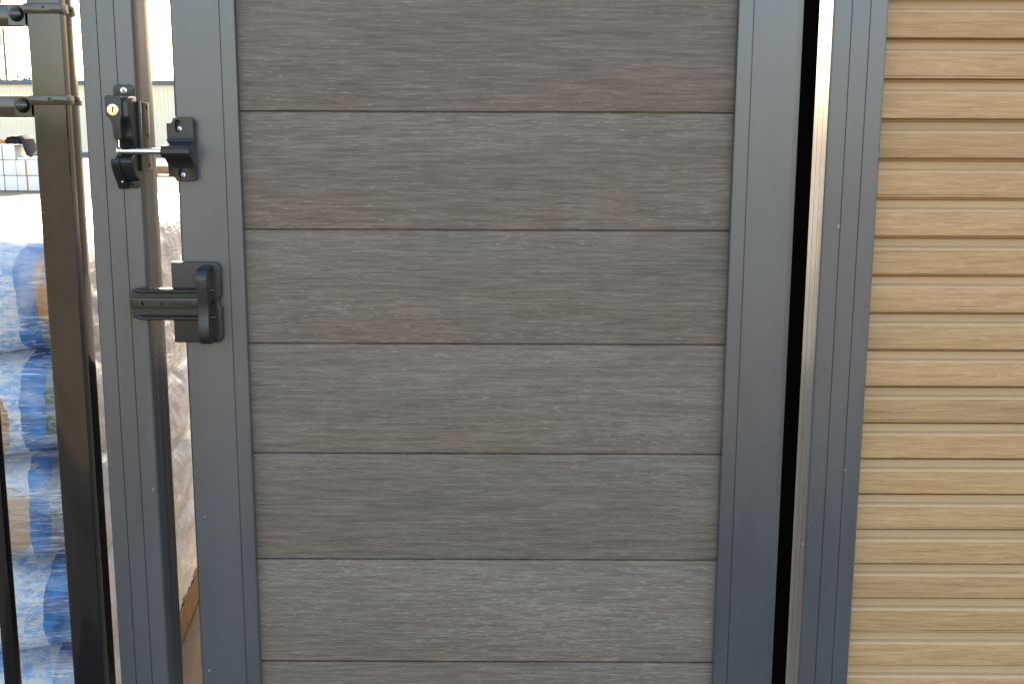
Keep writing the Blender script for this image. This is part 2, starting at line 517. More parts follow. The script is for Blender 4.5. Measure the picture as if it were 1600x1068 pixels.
# added fence out of view, keeps bright sky out of the left posts' reflections
bf = thing('added_board_fence', (0.51, 3.6, 0), 'added unseen dark brown board fence behind the right post, darkens post reflections', 'fence')
M['brown'] = m_wood('added_fence_brown', (0.028, 0.022, 0.018), (0.055, 0.044, 0.036))
bfm = to_mesh('added_fence_board', box(-0.010, 0.010, -0.0735, 0.0735, -1.17, 1.83, 0.002, 1), M['brown'])
for k in range(44):
    inst('added_fence_board', bfm, (0.488, 0.42 + 0.150 * k, 1.205), bf)
for z in (0.4, 1.5, 2.6):
    obj('rail', box(0.4985, 0.545, 0.34, 6.95, z, z + 0.07, 0.003), M['brown'], bf)
for y in (0.9, 2.9, 4.9, 6.8):
    obj('post', box(0.5455, 0.64, y, y + 0.095, 0.0, 2.98, 0.004), M['brown'], bf)

# ------------------------------------------------------------------ the black metal fence on the left
BX0, BX1, BY0, BY1 = -0.6905, -0.6425, 0.0, 0.052
fp = thing('fence_post', (-0.6665, 0.026, 0), 'glossy black square metal fence post left of the grey latch post', 'post')
obj('tube', prism(rrect(BX0, BX1, BY0, BY1, 0.0025, 3), 'z', 0.0, 1.95), M['black'], fp, 20)
obj('cap', box(BX0 - 0.002, BX1 + 0.002, BY0 - 0.002, BY1 + 0.002, 1.94, 1.956, 0.003), M['black'], fp)
def ring_plate(b, x0, x1, y0, y1, z0, z1, t):
    box(x0 - t, x1 + t, y0 - t, y0, z0, z1, 0.0006, 1, b)
    return b
def bracket(z0, z1):
    t, e = 0.0028, 0.0004
    c = prism([(BX0 - t, BY0 - t), (BX1 + t, BY0 - t), (BX1 + t, BY1 + t), (BX0 - t, BY1 + t)], 'z', z0, z1, 0.0008, 2)
    col_ = obj('rail_bracket', c, M['black'], fp)
    cz = (z0 + z1) / 2
    carve_l = [cyl((BX0 + 0.026, BY0 - 0.02, cz + 0.001), (BX0 + 0.026, BY0 - 0.0003, cz + 0.001), 0.0024, n=12),
               cyl((BX1 + 0.0003, BY0 + 0.032, cz), (BX1 + 0.02, BY0 + 0.032, cz), 0.0024, n=12)]
    for m in carve_l: bmesh.ops.translate(m, verts=m.verts[:], vec=-base_of(col_) + base_of(col_))
    carve(col_, carve_l)
    # tab that overlaps the rail, with its carriage bolt
    zt0, zt1 = z0 - 0.0165, z1 - 0.001
    tb = prism(rrect(BX0 - 0.0285, BX0 - 0.0032, zt0, zt1, 0.0025, 3), 'y', 0.0035, 0.0075, 0.0006, 1)
    tab = obj('bracket_tab', tb, M['black'], col_)
    bc = ((BX0 - 0.0165), 0.0034, (zt0 + zt1) / 2 + 0.001)
    obj('bolt', lathe(bc, (0, -1, 0), [(0.0, -0.004), (0.0098, -0.004), (0.0098, 0.0005), (0.0092, 0.0022), (0.0075, 0.0042), (0.0045, 0.0056), (0.0, 0.0062)], 24), M['black'], col_)
    obj('washer', lathe((bc[0] + 0.0012, bc[1], bc[2]), (0, -1, 0), [(0.0, -0.002), (0.0108, -0.002), (0.0108, 0.0004), (0.0, 0.0004)], 20), M['hole'], col_)
    return zt0, zt1
zr1 = bracket(1.6205, 1.6350)
zr2 = bracket(1.4935, 1.5075)
zr3 = bracket(0.2100, 0.2240)
fence = thing('picket_fence', (-1.6, 0.026, 0.05), 'black metal picket fence panel at the left edge', 'fence')
for z0, z1 in (zr1, zr2, zr3):
    b = box(-2.75, BX0 - 0.0035, 0.0080, 0.0440, z0 - 0.001, z1 + 0.0005, 0.0018)
    obj('rail', b, M['black'], fence)
pk = to_mesh('picket', box(-0.0098, 0.0098, -0.0098, 0.0098, -0.875, 0.93, 0.0015), M['black'])
for k in range(16):
    inst('picket', pk, (-0.7985 - 0.118 * k, 0.026, 0.93), fence)

# ------------------------------------------------------------------ screws
def screw(c, parent, r=0.0040, m=None, axis=(0, -1, 0), dome=0.0016):
    s = obj('screw', lathe(c, axis, [(0.0, -0.003), (r * 0.95, -0.003), (r, 0.0), (r * 0.96, dome * 0.5), (r * 0.6, dome), (0.0, dome * 1.05)], 20), m or M['screw'], parent)
    x, y, z = c
    b = box(x - r * 0.60, x + r * 0.60, y - dome * 1.25, y - dome * 0.2, z - r * 0.11, z + r * 0.11)
    box(x - r * 0.11, x + r * 0.11, y - dome * 1.26, y - dome * 0.2, z - r * 0.60, z + r * 0.60, bm=b)
    bmesh.ops.rotate(b, verts=b.verts[:], cent=Vector(c), matrix=Matrix.Rotation(R(28), 3, 'Y'))
    obj('screw_recess', b, M['hole'], s)
    return s

# ------------------------------------------------------------------ the lock latch on the post
def at(u, v, Y):
    """photo pixel -> point on the plane y=Y, used only to size the hardware"""
    c, s = math.cos(R(10.3)), math.sin(R(10.3))
    x, y = u - 800, v - 534
    cr, sr = math.cos(R(0.21)), math.sin(R(0.21))
    xr, yr = x * cr + y * sr, -x * sr + y * cr
    d = Vector((xr, 1755 * c - yr * s, -1755 * s - yr * c))
    k = (Y + 1.65) / d[1]
    return Vector((0, -1.65, 1.45)) + d * k

LX0, LX1 = -0.5700, -0.5425
latch = thing('gate_latch', (-0.556, -0.002, 1.38), 'black plastic lockable latch with brass key cylinder on grey post', 'latch')
# moulded body: side outline extruded across; mouth for the striker pin, jaw underneath
prof = [(-0.0008, 1.5065), (-0.022, 1.5060), (-0.036, 1.5040), (-0.0400, 1.4990), (-0.0400, 1.4760), (-0.0320, 1.4680), (-0.0285, 1.4600), (-0.0280, 1.4480), (-0.0180, 1.4390), (-0.0150, 1.4330),
        (-0.0160, 1.4260), (-0.0300, 1.4210), (-0.0370, 1.4160), (-0.0350, 1.4080), (-0.0270, 1.3970), (-0.0170, 1.3890), (-0.0060, 1.3860), (-0.0008, 1.3860)]
obj('body', prism(prof, 'x', -0.5665, -0.5405, 0.0035, 3, ang=35), M['plastic'], latch, 40)
# key housing lobe in front
k0 = [(-0.5712, 1.5035), (-0.5690, 1.5058), (-0.5500, 1.5058), (-0.5478, 1.5035), (-0.5478, 1.4790), (-0.5505, 1.4720), (-0.5508, 1.4470), (-0.5525, 1.4450), (-0.5595, 1.4450), (-0.5615, 1.4480), (-0.5625, 1.4680), (-0.5655, 1.4745), (-0.5700, 1.4785)]
obj('key_housing', prism(k0, 'y', -0.0455, -0.0290, 0.0026, 3, ang=20), M['plastic'], latch, 40)
kc = (-0.5600, -0.0456, 1.4862)
cy_ = obj('key_cylinder', lathe(kc, (0, -1, 0), [(0, -0.006), (0.0082, -0.006), (0.0082, 0.0004), (0.0076, 0.0010), (0.0058, 0.0011), (0.0056, 0.0007), (0, 0.0007)], 32), M['brass'], latch)
b = box(kc[0] - 0.0006, kc[0] + 0.0006, kc[1] - 0.0014, kc[1], kc[2] - 0.0040, kc[2] + 0.0020)
box(kc[0] - 0.0006, kc[0] + 0.0015, kc[1] - 0.00145, kc[1], kc[2] + 0.0016, kc[2] + 0.0040, bm=b)
obj('keyhole', b, M['hole'], cy_)
tb = prism(rrect(-0.5715, -0.5420, 1.5000, 1.5225, 0.006, 5, (0, 1, 1, 0)), 'y', -0.0070, -0.0006, 0.0010, 2)
tp = obj('mounting_tab', tb, M['plastic'], latch)
screw((-0.5560, -0.0071, 1.5140), tp, 0.0050)
tb = prism(rrect(-0.5660, -0.5400, 1.3760, 1.4000, 0.006, 5, (1, 0, 0, 1)), 'y', -0.0065, -0.0006, 0.0010, 2)
tp = obj('mounting_tab', tb, M['plastic'], latch)
screw((-0.5510, -0.0066, 1.3830), tp, 0.0040, M['plastic'])
obj('release_lever', prism([(-0.0372, 1.4190), (-0.0400, 1.4150), (-0.0385, 1.4075), (-0.0300, 1.3950), (-0.0200, 1.3850), (-0.0140, 1.3760), (-0.0105, 1.3745), (-0.0080, 1.3790), (-0.0120, 1.3880), (-0.0240, 1.3990), (-0.0320, 1.4090)], 'x', -0.5695, -0.5575, 0.0012, 2), M['plastic'], latch, 40)
obj('lever_slot', prism([(-0.0400, 1.4085), (-0.0325, 1.3955), (-0.0235, 1.3885), (-0.0230, 1.3895), (-0.0320, 1.3985), (-0.0390, 1.4090)], 'x', -0.5660, -0.5605), M['hole'], latch)
obj('latch_pin', cyl((-0.5590, -0.0310, 1.4240), (-0.5590, -0.0310, 1.4470), 0.0014, n=12), M['steel'], latch)
obj('spring_pin', cyl((-0.5610, -0.0200, 1.3850), (-0.5610, -0.0200, 1.3920), 0.0018, n=12), M['steel'], latch)
fl = prism(rrect(0.0005, 0.0420, 1.4010, 1.4990, 0.003, 3), 'x', -0.5404, -0.5368, 0.0008, 2)
flo = obj('side_flange', fl, M['plastic'], latch)
carve(flo, [cyl((-0.5395, 0.0300, z) , (-0.53, 0.0300, z), 0.0028, n=14) for z in (1.4920, 1.4510, 1.4080)])
obj('flange_rib', box(-0.5408, -0.5362, -0.0030, 0.0045, 1.4005, 1.4995, 0.001), M['plastic'], latch)

# ------------------------------------------------------------------ the striker on the gate: bracket with steel pin
st = thing('latch_striker', (-0.479, -0.001, 1.385), 'black striker bracket on the gate stile with shiny steel pin', 'striker')
sp = [(-0.0004, 1.4775), (-0.0152, 1.4775), (-0.0152, 1.4480), (-0.0185, 1.4430), (-0.0300, 1.4385), (-0.0390, 1.4360), (-0.0430, 1.4315), (-0.0430, 1.4265), (-0.0385, 1.4215), (-0.0290, 1.4180),
      (-0.0200, 1.4120), (-0.0155, 1.4050), (-0.0150, 1.3865), (-0.0004, 1.3865)]
bk = obj('bracket', prism(sp, 'x', -0.4955, -0.4570, 0.0012, 2, ang=60), M['plastic'], st, 40)
carve(bk, [prism(rrect(-0.4835, -0.4735, 1.4555, 1.4735, 0.0049, 6), 'y', -0.03, -0.0062),
           prism(rrect(-0.4815, -0.4715, 1.3900, 1.4060, 0.0049, 6), 'y', -0.03, -0.0062),
           prism([(-0.47, 1.50), (-0.4630, 1.4778), (-0.4595, 1.4755), (-0.4568, 1.4715), (-0.44, 1.4650), (-0.44, 1.50)], 'y', -0.06, 0.02),
           prism([(-0.47, 1.37), (-0.4630, 1.3862), (-0.4595, 1.3885), (-0.4568, 1.3925), (-0.44, 1.3990), (-0.44, 1.37)], 'y', -0.06, 0.02),
           prism([(-0.52, 1.4685), (-0.4885, 1.4685), (-0.4860, 1.4730), (-0.4860, 1.4900), (-0.52, 1.4900)], 'y', -0.06, 0.02),
           prism([(-0.52, 1.3930), (-0.4885, 1.3930), (-0.4850, 1.3890), (-0.4850, 1.3700), (-0.52, 1.3700)], 'y', -0.06, 0.02)])
screw((-0.4785, -0.0092, 1.4603), bk, 0.0043)
screw((-0.4760, -0.0092, 1.3945), bk, 0.0043)
pn = obj('striker_pin', cyl((-0.5600, -0.0300, 1.4292), (-0.4900, -0.0300, 1.4290), 0.0045, n=24), M['steel'], st)
obj('pin_head', lathe((-0.5600, -0.0300, 1.4292), (-1, 0, 0), [(0, -0.002), (0.0058, -0.0018), (0.0064, 0.0004), (0.0058, 0.0022), (0.0036, 0.0036), (0, 0.0040)], 20), M['steel'], pn)
obj('socket', cyl((-0.4990, -0.0300, 1.4288), (-0.4940, -0.0300, 1.4288), 0.0092, n=24, w=0.0015), M['plastic'], st)

# ------------------------------------------------------------------ the pull handle with sliding bolt
hd = thing('gate_pull', (-0.465, -0.001, 1.15), 'black pull handle and ribbed slide bolt on left gate stile', 'handle')
pts = rrect(-0.5010, -0.4290, 1.1490, 1.2690, 0.0095, 6, (1, 1, 0, 0))
# notch in the right edge
i = max(range(len(pts)), key=lambda k: (pts[k][0] > -0.4291 and pts[k][1] < 1.2, pts[k][1] if pts[k][1] < 1.2 else -9))
pts[i + 1:i + 1] = [(-0.4290, 1.2020), (-0.4325, 1.2050), (-0.4325, 1.2150), (-0.4290, 1.2180)]
pl = obj('plate', prism(pts, 'y', -0.0090, -0.0006, 0.0022, 3, ang=20), M['plastic'], hd, 40)
carve(pl, [prism([(-0.4445, 1.2095), (-0.4385, 1.2135), (-0.4385, 1.2055)], 'y', -0.02, -0.004)])
bolt = obj('slide_bolt', prism(rrect(-0.5605, -0.4490, 1.1870, 1.2290, 0.002, 2), 'y', -0.0125, -0.0094, 0.0008, 1), M['plastic'], hd)
def rib(x0, x1, zc, h, yb, yt, name='rib', par=None):
    n = 40
    path, m = [], bmesh.new()
    rings = []
    for k in range(n + 1):
        f = k / n
        e = min(1.0, math.sin(math.pi * min(f / 0.16, 1) / 2)) * min(1.0, math.sin(math.pi * min((1 - f) / 0.16, 1) / 2))
        e = max(e, 0.06)
        x = x0 + (x1 - x0) * f
        hh = h * (0.35 + 0.65 * e) / 2
        yy = yb + (yt - yb) * e
        rings.append([m.verts.new((x, y, zc + z)) for y, z in ((yb, -hh), (yb + (yy - yb) * 0.8, -hh * 0.9), (yy, -hh * 0.35), (yy, hh * 0.35), (yb + (yy - yb) * 0.8, hh * 0.9), (yb, hh))])
    for a, b2 in zip(rings, rings[1:]):
        for j in range(6): m.faces.new((a[j], a[(j + 1) % 6], b2[(j + 1) % 6], b2[j]))
    m.faces.new(rings[0][::-1]); m.faces.new(rings[-1])
    return obj(name, m, M['plastic'], par, 50)
rib(-0.5600, -0.4385, 1.2275, 0.0070, -0.0100, -0.0225, par=bolt)
rib(-0.5590, -0.4370, 1.1875, 0.0070, -0.0100, -0.0225, par=bolt)
md = obj('centre_bar', prism(rrect(-0.5608, -0.4500, 1.2010, 1.2165, 0.001, 2), 'y', -0.0175, -0.0127, 0.0010, 2), M['plastic'], bolt)
carve(md, [cyl((-0.5420, -0.03, 1.2088), (-0.5420, -0.0128, 1.2088), 0.0031, n=16), cyl((-0.5135, -0.03, 1.2084), (-0.5135, -0.0150, 1.2084), 0.0031, n=16)])
# embossed lettering
tc = bpy.data.curves.new('lettering', 'FONT')
tc.body = 'delet7'
tc.size = 0.0118
tc.extrude = 0.0009
tc.resolution_u = 3
to = bpy.data.objects.new('lettering', tc)
COL.objects.link(to)
bpy.context.view_layer.update()
me = bpy.data.meshes.new_from_object(to.evaluated_get(bpy.context.evaluated_depsgraph_get()))
bpy.data.objects.remove(to, do_unlink=True)
b = bmesh.new(); b.from_mesh(me)
bmesh.ops.transform(b, matrix=Matrix.Translation((-0.5015, -0.0176, 1.2050)) @ Matrix.Rotation(R(90), 4, 'X'), verts=b.verts[:])
obj('lettering', b, M['plastic'], bolt)
# bow grip standing off the plate
GXC = -0.4475
ctrl = [(-0.006, 1.2610), (-0.020, 1.2612), (-0.034, 1.2590), (-0.0410, 1.2520), (-0.0420, 1.2400), (-0.0405, 1.2240), (-0.0385, 1.2090), (-0.0390, 1.1930), (-0.0415, 1.1780), (-0.0415, 1.1650), (-0.0370, 1.1570), (-0.0250, 1.1540), (-0.006, 1.1540)]
path = []
for k in range(len(ctrl) - 1):
    p0, p1, p2, p3 = (Vector(ctrl[max(0, min(len(ctrl) - 1, k + q))]) for q in (-1, 0, 1, 2))
    for s_ in range(5):
        t_ = s_ / 5
        q = 0.5 * ((2 * p1) + (p2 - p0) * t_ + (2 * p0 - 5 * p1 + 4 * p2 - p3) * t_ ** 2 + (3 * p1 - p0 - 3 * p2 + p3) * t_ ** 3)
        path.append((GXC, q.x, q.y))
path.append((GXC, ctrl[-1][0], ctrl[-1][1]))
sect = [(0.0082 * math.copysign(abs(math.cos(a)) ** 0.5, math.cos(a)), 0.0040 * math.copysign(abs(math.sin(a)) ** 0.6, math.sin(a))) for a in [2 * math.pi * k / 20 for k in range(20)]]
obj('grip', sweep(path, sect), M['plastic'], hd, 50)

# ------------------------------------------------------------------ yard behind: pallet of blue bags under stretch film
PA = R(6.7)                                   # the pallet stands slightly turned
CORN = Vector((-0.848, 0.545, 0))             # its near right corner
ux, uy = Vector((-math.cos(PA), -math.sin(PA), 0)), Vector((-math.sin(PA), math.cos(PA), 0))   # along the front to the left, along the side to the back
PWX, PWY = 1.06, 1.36
PROT = Matrix(((ux.x * -1, uy.x, 0), (ux.y * -1, uy.y, 0), (0, 0, 1))).to_4x4()
def pl2w(a, b, z):                            # a: metres left of the corner, b: metres behind it
    return CORN + ux * a + uy * b + Vector((0, 0, z))
M['wood'] = m_wood()
def wooden_pallet(fn, wx, wy, label, z=0.0):
    c = fn(wx / 2, wy / 2, z)
    t = thing('pallet', c, label, 'pallet')
    def pc(name, a0, a1, b0, b1, z0, z1):
        b = box(-(a1 - a0) / 2, (a1 - a0) / 2, -(b1 - b0) / 2, (b1 - b0) / 2, -(z1 - z0) / 2, (z1 - z0) / 2, 0.003, 1)
        ctr = fn((a0 + a1) / 2, (b0 + b1) / 2, z + (z0 + z1) / 2)
        me = to_mesh(name, b, M['wood'])
        o = inst(name, me, ctr, t)
        o.rotation_euler = PROT.to_euler()
    for a0 in (0.0, wx / 2 - 0.02, wx - 0.04):
        pc('stringer', a0, a0 + 0.04, 0.0, wy, 0.0185, 0.1065)
    nb = 8
    for k in range(nb):
        b0 = k * (wy - 0.1) / (nb - 1)
        pc('deck_board', 0.0, wx, b0, b0 + 0.1, 0.107, 0.125)
    for b0 in (0.0, wy / 2 - 0.06, wy - 0.12):
        pc('bottom_board', 0.0, wx, b0, b0 + 0.12, 0.006, 0.018)
    return t
wooden_pallet(pl2w, PWX, PWY, 'weathered wooden pallet under the film-wrapped blue bags')

def m_bag(name, bx, bw, left, right, oranges, greens, dotted=True):
    """printed sack: flat print in the sack's own metres (x along its front, z up)"""
    t = NT(name)
    v = t.n('TexCoord').outputs['Object']
    sep = t.n('SeparateXYZ', {0: v})
    wob = t.noise(t.coords(rand=6), 26, 4, 0.6)
    slow = t.noise(t.coords(rand=6), 7, 2, 0.5)
    x = t.math('ADD', sep.outputs[0], t.math('ADD', t.math('MULTIPLY', t.math('SUBTRACT', wob, 0.5), 0.014), t.math('MULTIPLY', t.math('SUBTRACT', slow, 0.5), 0.045)))
    z = t.math('ADD', sep.outputs[2], t.math('MULTIPLY', t.math('SUBTRACT', wob, 0.5), 0.010))
    side = t.math('GREATER_THAN', x, bx)
    fleck = t.ramp(t.noise(t.coords((40, 20, 90), rand=6), 1, 4, 0.7), [(0.43, 0.0), (0.53, 1.0)])
    lc = t.mix(fleck, left, (0.88, 0.90, 0.92))
    c = t.mix(side, lc, right)
    for ox, oz, rx, rz, oc in oranges:
        d = t.math('ADD', t.math('POWER', t.math('ABSOLUTE', t.math('DIVIDE', t.math('SUBTRACT', x, ox), rx)), 2.0), t.math('POWER', t.math('ABSOLUTE', t.math('DIVIDE', t.math('SUBTRACT', z, oz), rz)), 2.0))
        c = t.mix(t.math('LESS_THAN', d, 1.0), c, oc)
    for gx, gz, gr in greens:
        d = t.math('SQRT', t.math('ADD', t.math('POWER', t.math('ABSOLUTE', t.math('SUBTRACT', x, gx)), 2.0), t.math('POWER', t.math('ABSOLUTE', t.math('SUBTRACT', z, gz)), 2.0)))
        ring = t.math('LESS_THAN', t.math('ABSOLUTE', t.math('SUBTRACT', d, gr)), gr * 0.32)
        dot = t.math('LESS_THAN', d, gr * 0.38)
        c = t.mix(t.math('MAXIMUM', ring, dot), c, (0.10, 0.21, 0.085))
    band = t.math('LESS_THAN', t.math('ABSOLUTE', t.math('SUBTRACT', x, bx)), bw)
    blue = t.mix(t.ramp(wob, [(0.35, 0.0), (0.65, 1.0)]), (0.001, 0.115, 0.38), (0.002, 0.33, 0.84))
    c = t.mix(band, c, blue)
    crease = t.noise(t.coords((9, 9, 30), rand=6), 1, 5, 0.6, 0.6)
    return t.bsdf(Base_Color=c, Roughness=0.32, Normal=t.bump(crease, 0.5, 0.012))

def bag_mesh(name, w, d, h, m, seed):
    b = bmesh.new()
    bmesh.ops.create_cube(b, size=2)
    bmesh.ops.subdivide_edges(b, edges=b.edges[:], cuts=15, use_grid_fill=True)
    for v in b.verts:
        p = v.co.copy()
        e = 3.6
        k = (abs(p.x) ** e + abs(p.y) ** e + abs(p.z) ** e) ** (1 / e)
        p /= k
        k2 = (abs(p.x) ** 2 + abs(p.y) ** 2 + (abs(p.z)) ** 2) ** 0.5
        p = p * 0.86 + (p / k2) * 0.14
        q = Vector((p.x * w / 2, p.y * d / 2, p.z * h / 2))
        n1 = noise.noise(q * 9 + Vector((seed * 7.1, 0, 0))) * 0.010
        n2 = noise.noise(q * 26 + Vector((0, seed * 3.3, 0))) * 0.004
        nn = q.normalized()
        v.co = q + nn * (n1 + n2)
    return to_mesh(name, b, m, 60)

LZ = [0.132, 0.358, 0.572, 0.791, 1.010, 1.236]
BW, BD = 0.52, 0.44
OR, ORP = (0.60, 0.27, 0.075), (0.68, 0.46, 0.28)
SLATE, PALE = (0.20, 0.25, 0.31), (0.25, 0.54, 0.90)
# bag centre is BW/2+0.012 left of the corner; local x of a photo feature = (its x) - centre
cxw = CORN.x - (BW / 2 + 0.012)
def lx(xw): return xw - cxw
specs = {
 4: (lx(-0.962), 0.017, PALE, SLATE, [(lx(-0.905), 0.02, 0.040, 0.085, OR)], []),
 3: (lx(-0.966), 0.022, PALE, (0.20, 0.30, 0.42), [(lx(-1.040), -0.02, 0.034, 0.070, OR)], [(lx(-0.931), 0.030, 0.013), (lx(-0.929), -0.030, 0.017), (lx(-0.916), -0.065, 0.009), (lx(-0.925), 0.064, 0.008)]),
 2: (lx(-0.972), 0.019, (0.62, 0.72, 0.82), SLATE, [(lx(-1.022), -0.012, 0.040, 0.072, ORP)], [(lx(-0.922), 0.045, 0.011), (lx(-0.930), 0.0, 0.012), (lx(-0.918), -0.030, 0.008)]),
 1: (lx(-0.946), 0.024, PALE, (0.55, 0.62, 0.70), [(lx(-0.900), 0.0, 0.022, 0.060, OR)], []),
 0: (lx(-0.944), 0.024, PALE, (0.5, 0.58, 0.66), [(lx(-0.905), -0.03, 0.02, 0.05, OR)], []),
}
names = {4: 'topmost blue bag in the film-wrapped stack, orange patch right of its blue band',
         3: 'second blue bag from the top of the wrapped stack, with green ring marks',
         2: 'third blue bag from the top of the wrapped stack, pale orange oval',
         1: 'fourth blue bag from the top of the wrapped stack, mostly whitish film',
         0: 'lowest blue bag in the wrapped stack, cut by the bottom of the photo'}
generic = m_bag('printed_sack_plain', 0.17, 0.02, PALE, SLATE, [(0.225, 0.0, 0.03, 0.07, OR), (-0.05, 0.0, 0.10, 0.08, OR)], [])
gmesh = None
for L in range(5):
    zc = (LZ[L] + LZ[L + 1]) / 2
    h = LZ[L + 1] - LZ[L] + 0.008
    for ca in range(2):
        for cb in range(3):
            a = BW / 2 + 0.012 + ca * (BW + 0.006)
            bb = BD / 2 + 0.012 + cb * (BD + 0.008)
            if ca == 0 and cb == 0:
                me = bag_mesh('bag', BW, BD, h, m_bag('printed_sack_%d' % L, *specs[L]), L + 1)
                lab = names[L]
                o = inst('bag', me, pl2w(a, bb, zc))
                tag(o, lab, 'bag', 'bags on the wrapped pallet')
            else:
                if gmesh is None: gmesh = bag_mesh('bag', BW, BD, 0.226, generic, 11)
                o = inst('bag', gmesh, pl2w(a, bb, zc))
                tag(o, 'blue and white printed bag behind the front bags of the wrapped pallet', 'bag', 'bags on the wrapped pallet, hidden ones')
            o.rotation_euler = PROT.to_euler()

def m_film():
    t = NT('stretch_film')
    v1 = t.coords((6.0, 6.0, 40), rot=(0.0, -0.25, 0))
    s1 = t.noise(v1, 1, 5, 0.62, 0.6)
    s2 = t.noise(t.coords((5, 26, 26), rot=(0.85, 0, 0)), 1, 5, 0.6, 0.5)
    pat = t.noise(t.coords(), 6.5, 3, 0.5)
    sep = t.n('SeparateXYZ', {0: t.n('TexCoord').outputs['Object']})
    wraps = t.ramp(t.noise(t.coords((0.2, 0.2, 7)), 1, 2), [(0.40, 0.0), (0.62, 1.0)])
    h = t.math('ADD', t.math('MULTIPLY', s1, 0.6), t.math('MULTIPLY', s2, 0.4))
    f = t.math('ADD', t.math('MULTIPLY', t.ramp(h, [(0.50, 0.0), (0.66, 1.0)]), 0.38), t.math('MULTIPLY', t.ramp(pat, [(0.52, 0.0), (0.64, 1.0)]), 0.48))
    lines = t.ramp(t.noise(t.coords((11, 11, 170), rot=(0.0, 0.22, 0)), 1, 4, 0.65, 1.6), [(0.55, 0.0), (0.62, 1.0)])  # pale streaks that paint highlights onto the film's wrinkles
    where = t.ramp(t.noise(t.coords((4, 4, 7)), 1, 2), [(0.42, 0.0), (0.6, 1.0)])
    f = t.math('ADD', f, t.math('MULTIPLY', t.math('MULTIPLY', lines, where), 0.7), clamp=True)
    f = t.math('ADD', f, t.math('MULTIPLY', wraps, 0.10), clamp=True)
    # the wrap is many layers thick on the long side
    side = t.n('MapRange', {0: sep.outputs[0], 1: 0.49, 2: 0.532, 3: 0.0, 4: 0.82}).outputs[0]
    f = t.math('ADD', t.math('MULTIPLY', f, 0.82), side, clamp=True)
    f = t.math('MULTIPLY', f, 0.92)
    nrm = t.bump(h, 0.7, 0.014)
    haze = t.n('BsdfPrincipled', {'Base Color': (0.66, 0.74, 0.82), 'Roughness': 0.28, 'Normal': nrm, 'Specular IOR Level': 0.6})
    tr = t.n('BsdfTranslucent', {'Color': (0.66, 0.71, 0.74), 'Normal': nrm})
    hz = t.n('MixShader', {0: 0.15, 1: haze.outputs[0], 2: tr.outputs[0]})
    clear = t.n('BsdfTransparent', {'Color': (0.97, 0.97, 0.97)})
    gl = t.n('BsdfGlossy', {'Color': (1, 1, 1), 'Roughness': 0.12, 'Normal': nrm})
    fr = t.n('Fresnel', {'IOR': 1.45, 'Normal': nrm})
    cl = t.n('MixShader', {0: fr.outputs[0], 1: clear.outputs[0], 2: gl.outputs[0]})
    mx = t.n('MixShader', {0: f, 1: cl.outputs[0], 2: hz.outputs[0]})
    t.t.links.new(mx.outputs[0], t.out.inputs[0])
    return t.m
def film():
    b = bmesh.new()
    wx, wy, r = PWX + 0.016, PWY + 0.016, 0.045
    per = []
    def seg(p, q, n):
        for k in range(n): per.append((p[0] + (q[0] - p[0]) * k / n, p[1] + (q[1] - p[1]) * k / n))
    hx, hy = wx / 2, wy / 2
    def arc(cx, cy, a0):
        for k in range(6):
            a = R(a0 + 90 * k / 6); per.append((cx + r * math.cos(a), cy + r * math.sin(a)))
    seg((-hx + r, -hy), (hx - r, -hy), 110); arc(hx - r, -hy + r, -90)
    seg((hx, -hy + r), (hx, hy - r), 130); arc(hx - r, hy - r, 0)
    seg((hx - r, hy), (-hx + r, hy), 50); arc(-hx + r, hy - r, 90)
    seg((-hx, hy - r), (-hx, -hy + r), 60); arc(-hx + r, -hy + r, 180)
    n = len(per)
    rows = []
    NZ = 130
    z0, z1 = 0.118, LZ[-1] + 0.012
    for j in range(NZ + 1):
        z = z0 + (z1 - z0) * j / NZ
        lay = max(k for k in range(6) if LZ[k] <= max(z, LZ[0]))
        ring = []
        for x, y in per:
            if lay < 5:
                f = (max(z, LZ[0]) - LZ[lay]) / (LZ[lay + 1] - LZ[lay])
                inset = 0.020 * (abs(2 * f - 1) ** 3)
            else:
                inset = 0.022 + (z - LZ[5]) * 1.5
            if z < LZ[0] + 0.02: inset = 0.012 + noise.noise((x * 14, y * 14, 2)) * 0.01
            l = math.hypot(x, y); 
            wr = noise.noise((x * 5, y * 5, z * 26 + (x + y) * 6)) * 0.006 + noise.noise((x * 16, y * 16, z * 60 + y * 30)) * 0.0025
            k = 1 - (inset - wr) / max(hx, hy) * 1.0
            ring.append(b.verts.new((x * (1 - (inset - wr) / hx), y * (1 - (inset - wr) / hy), z)))
        rows.append(ring)
    # over the top
    for j in range(1, 16):
        f = 1 - j / 16.0
        ring = []
        for x, y in per:
            e = noise.noise((x * f * 8, y * f * 8, 5)) * 0.012 + noise.noise((x * f * 24, y * f * 24, 6)) * 0.006
            ring.append(b.verts.new((x * f * 0.955, y * f * 0.965, z1 + 0.016 * (1 - f ** 6) + e)))
        rows.append(ring)
    for a, c in zip(rows, rows[1:]):
        for k in range(n):
            b.faces.new((a[k], a[(k + 1) % n], c[(k + 1) % n], c[k]))
    b.faces.new(rows[-1])
    me = to_mesh('plastic_wrap', b, m_film(), 80)
    o = inst('plastic_wrap', me, pl2w(PWX / 2, PWY / 2, 0))
    o.rotation_euler = PROT.to_euler()
    tag(o, 'clear crinkled stretch film wrapped round the pallet of blue bags', 'plastic wrap')
film()

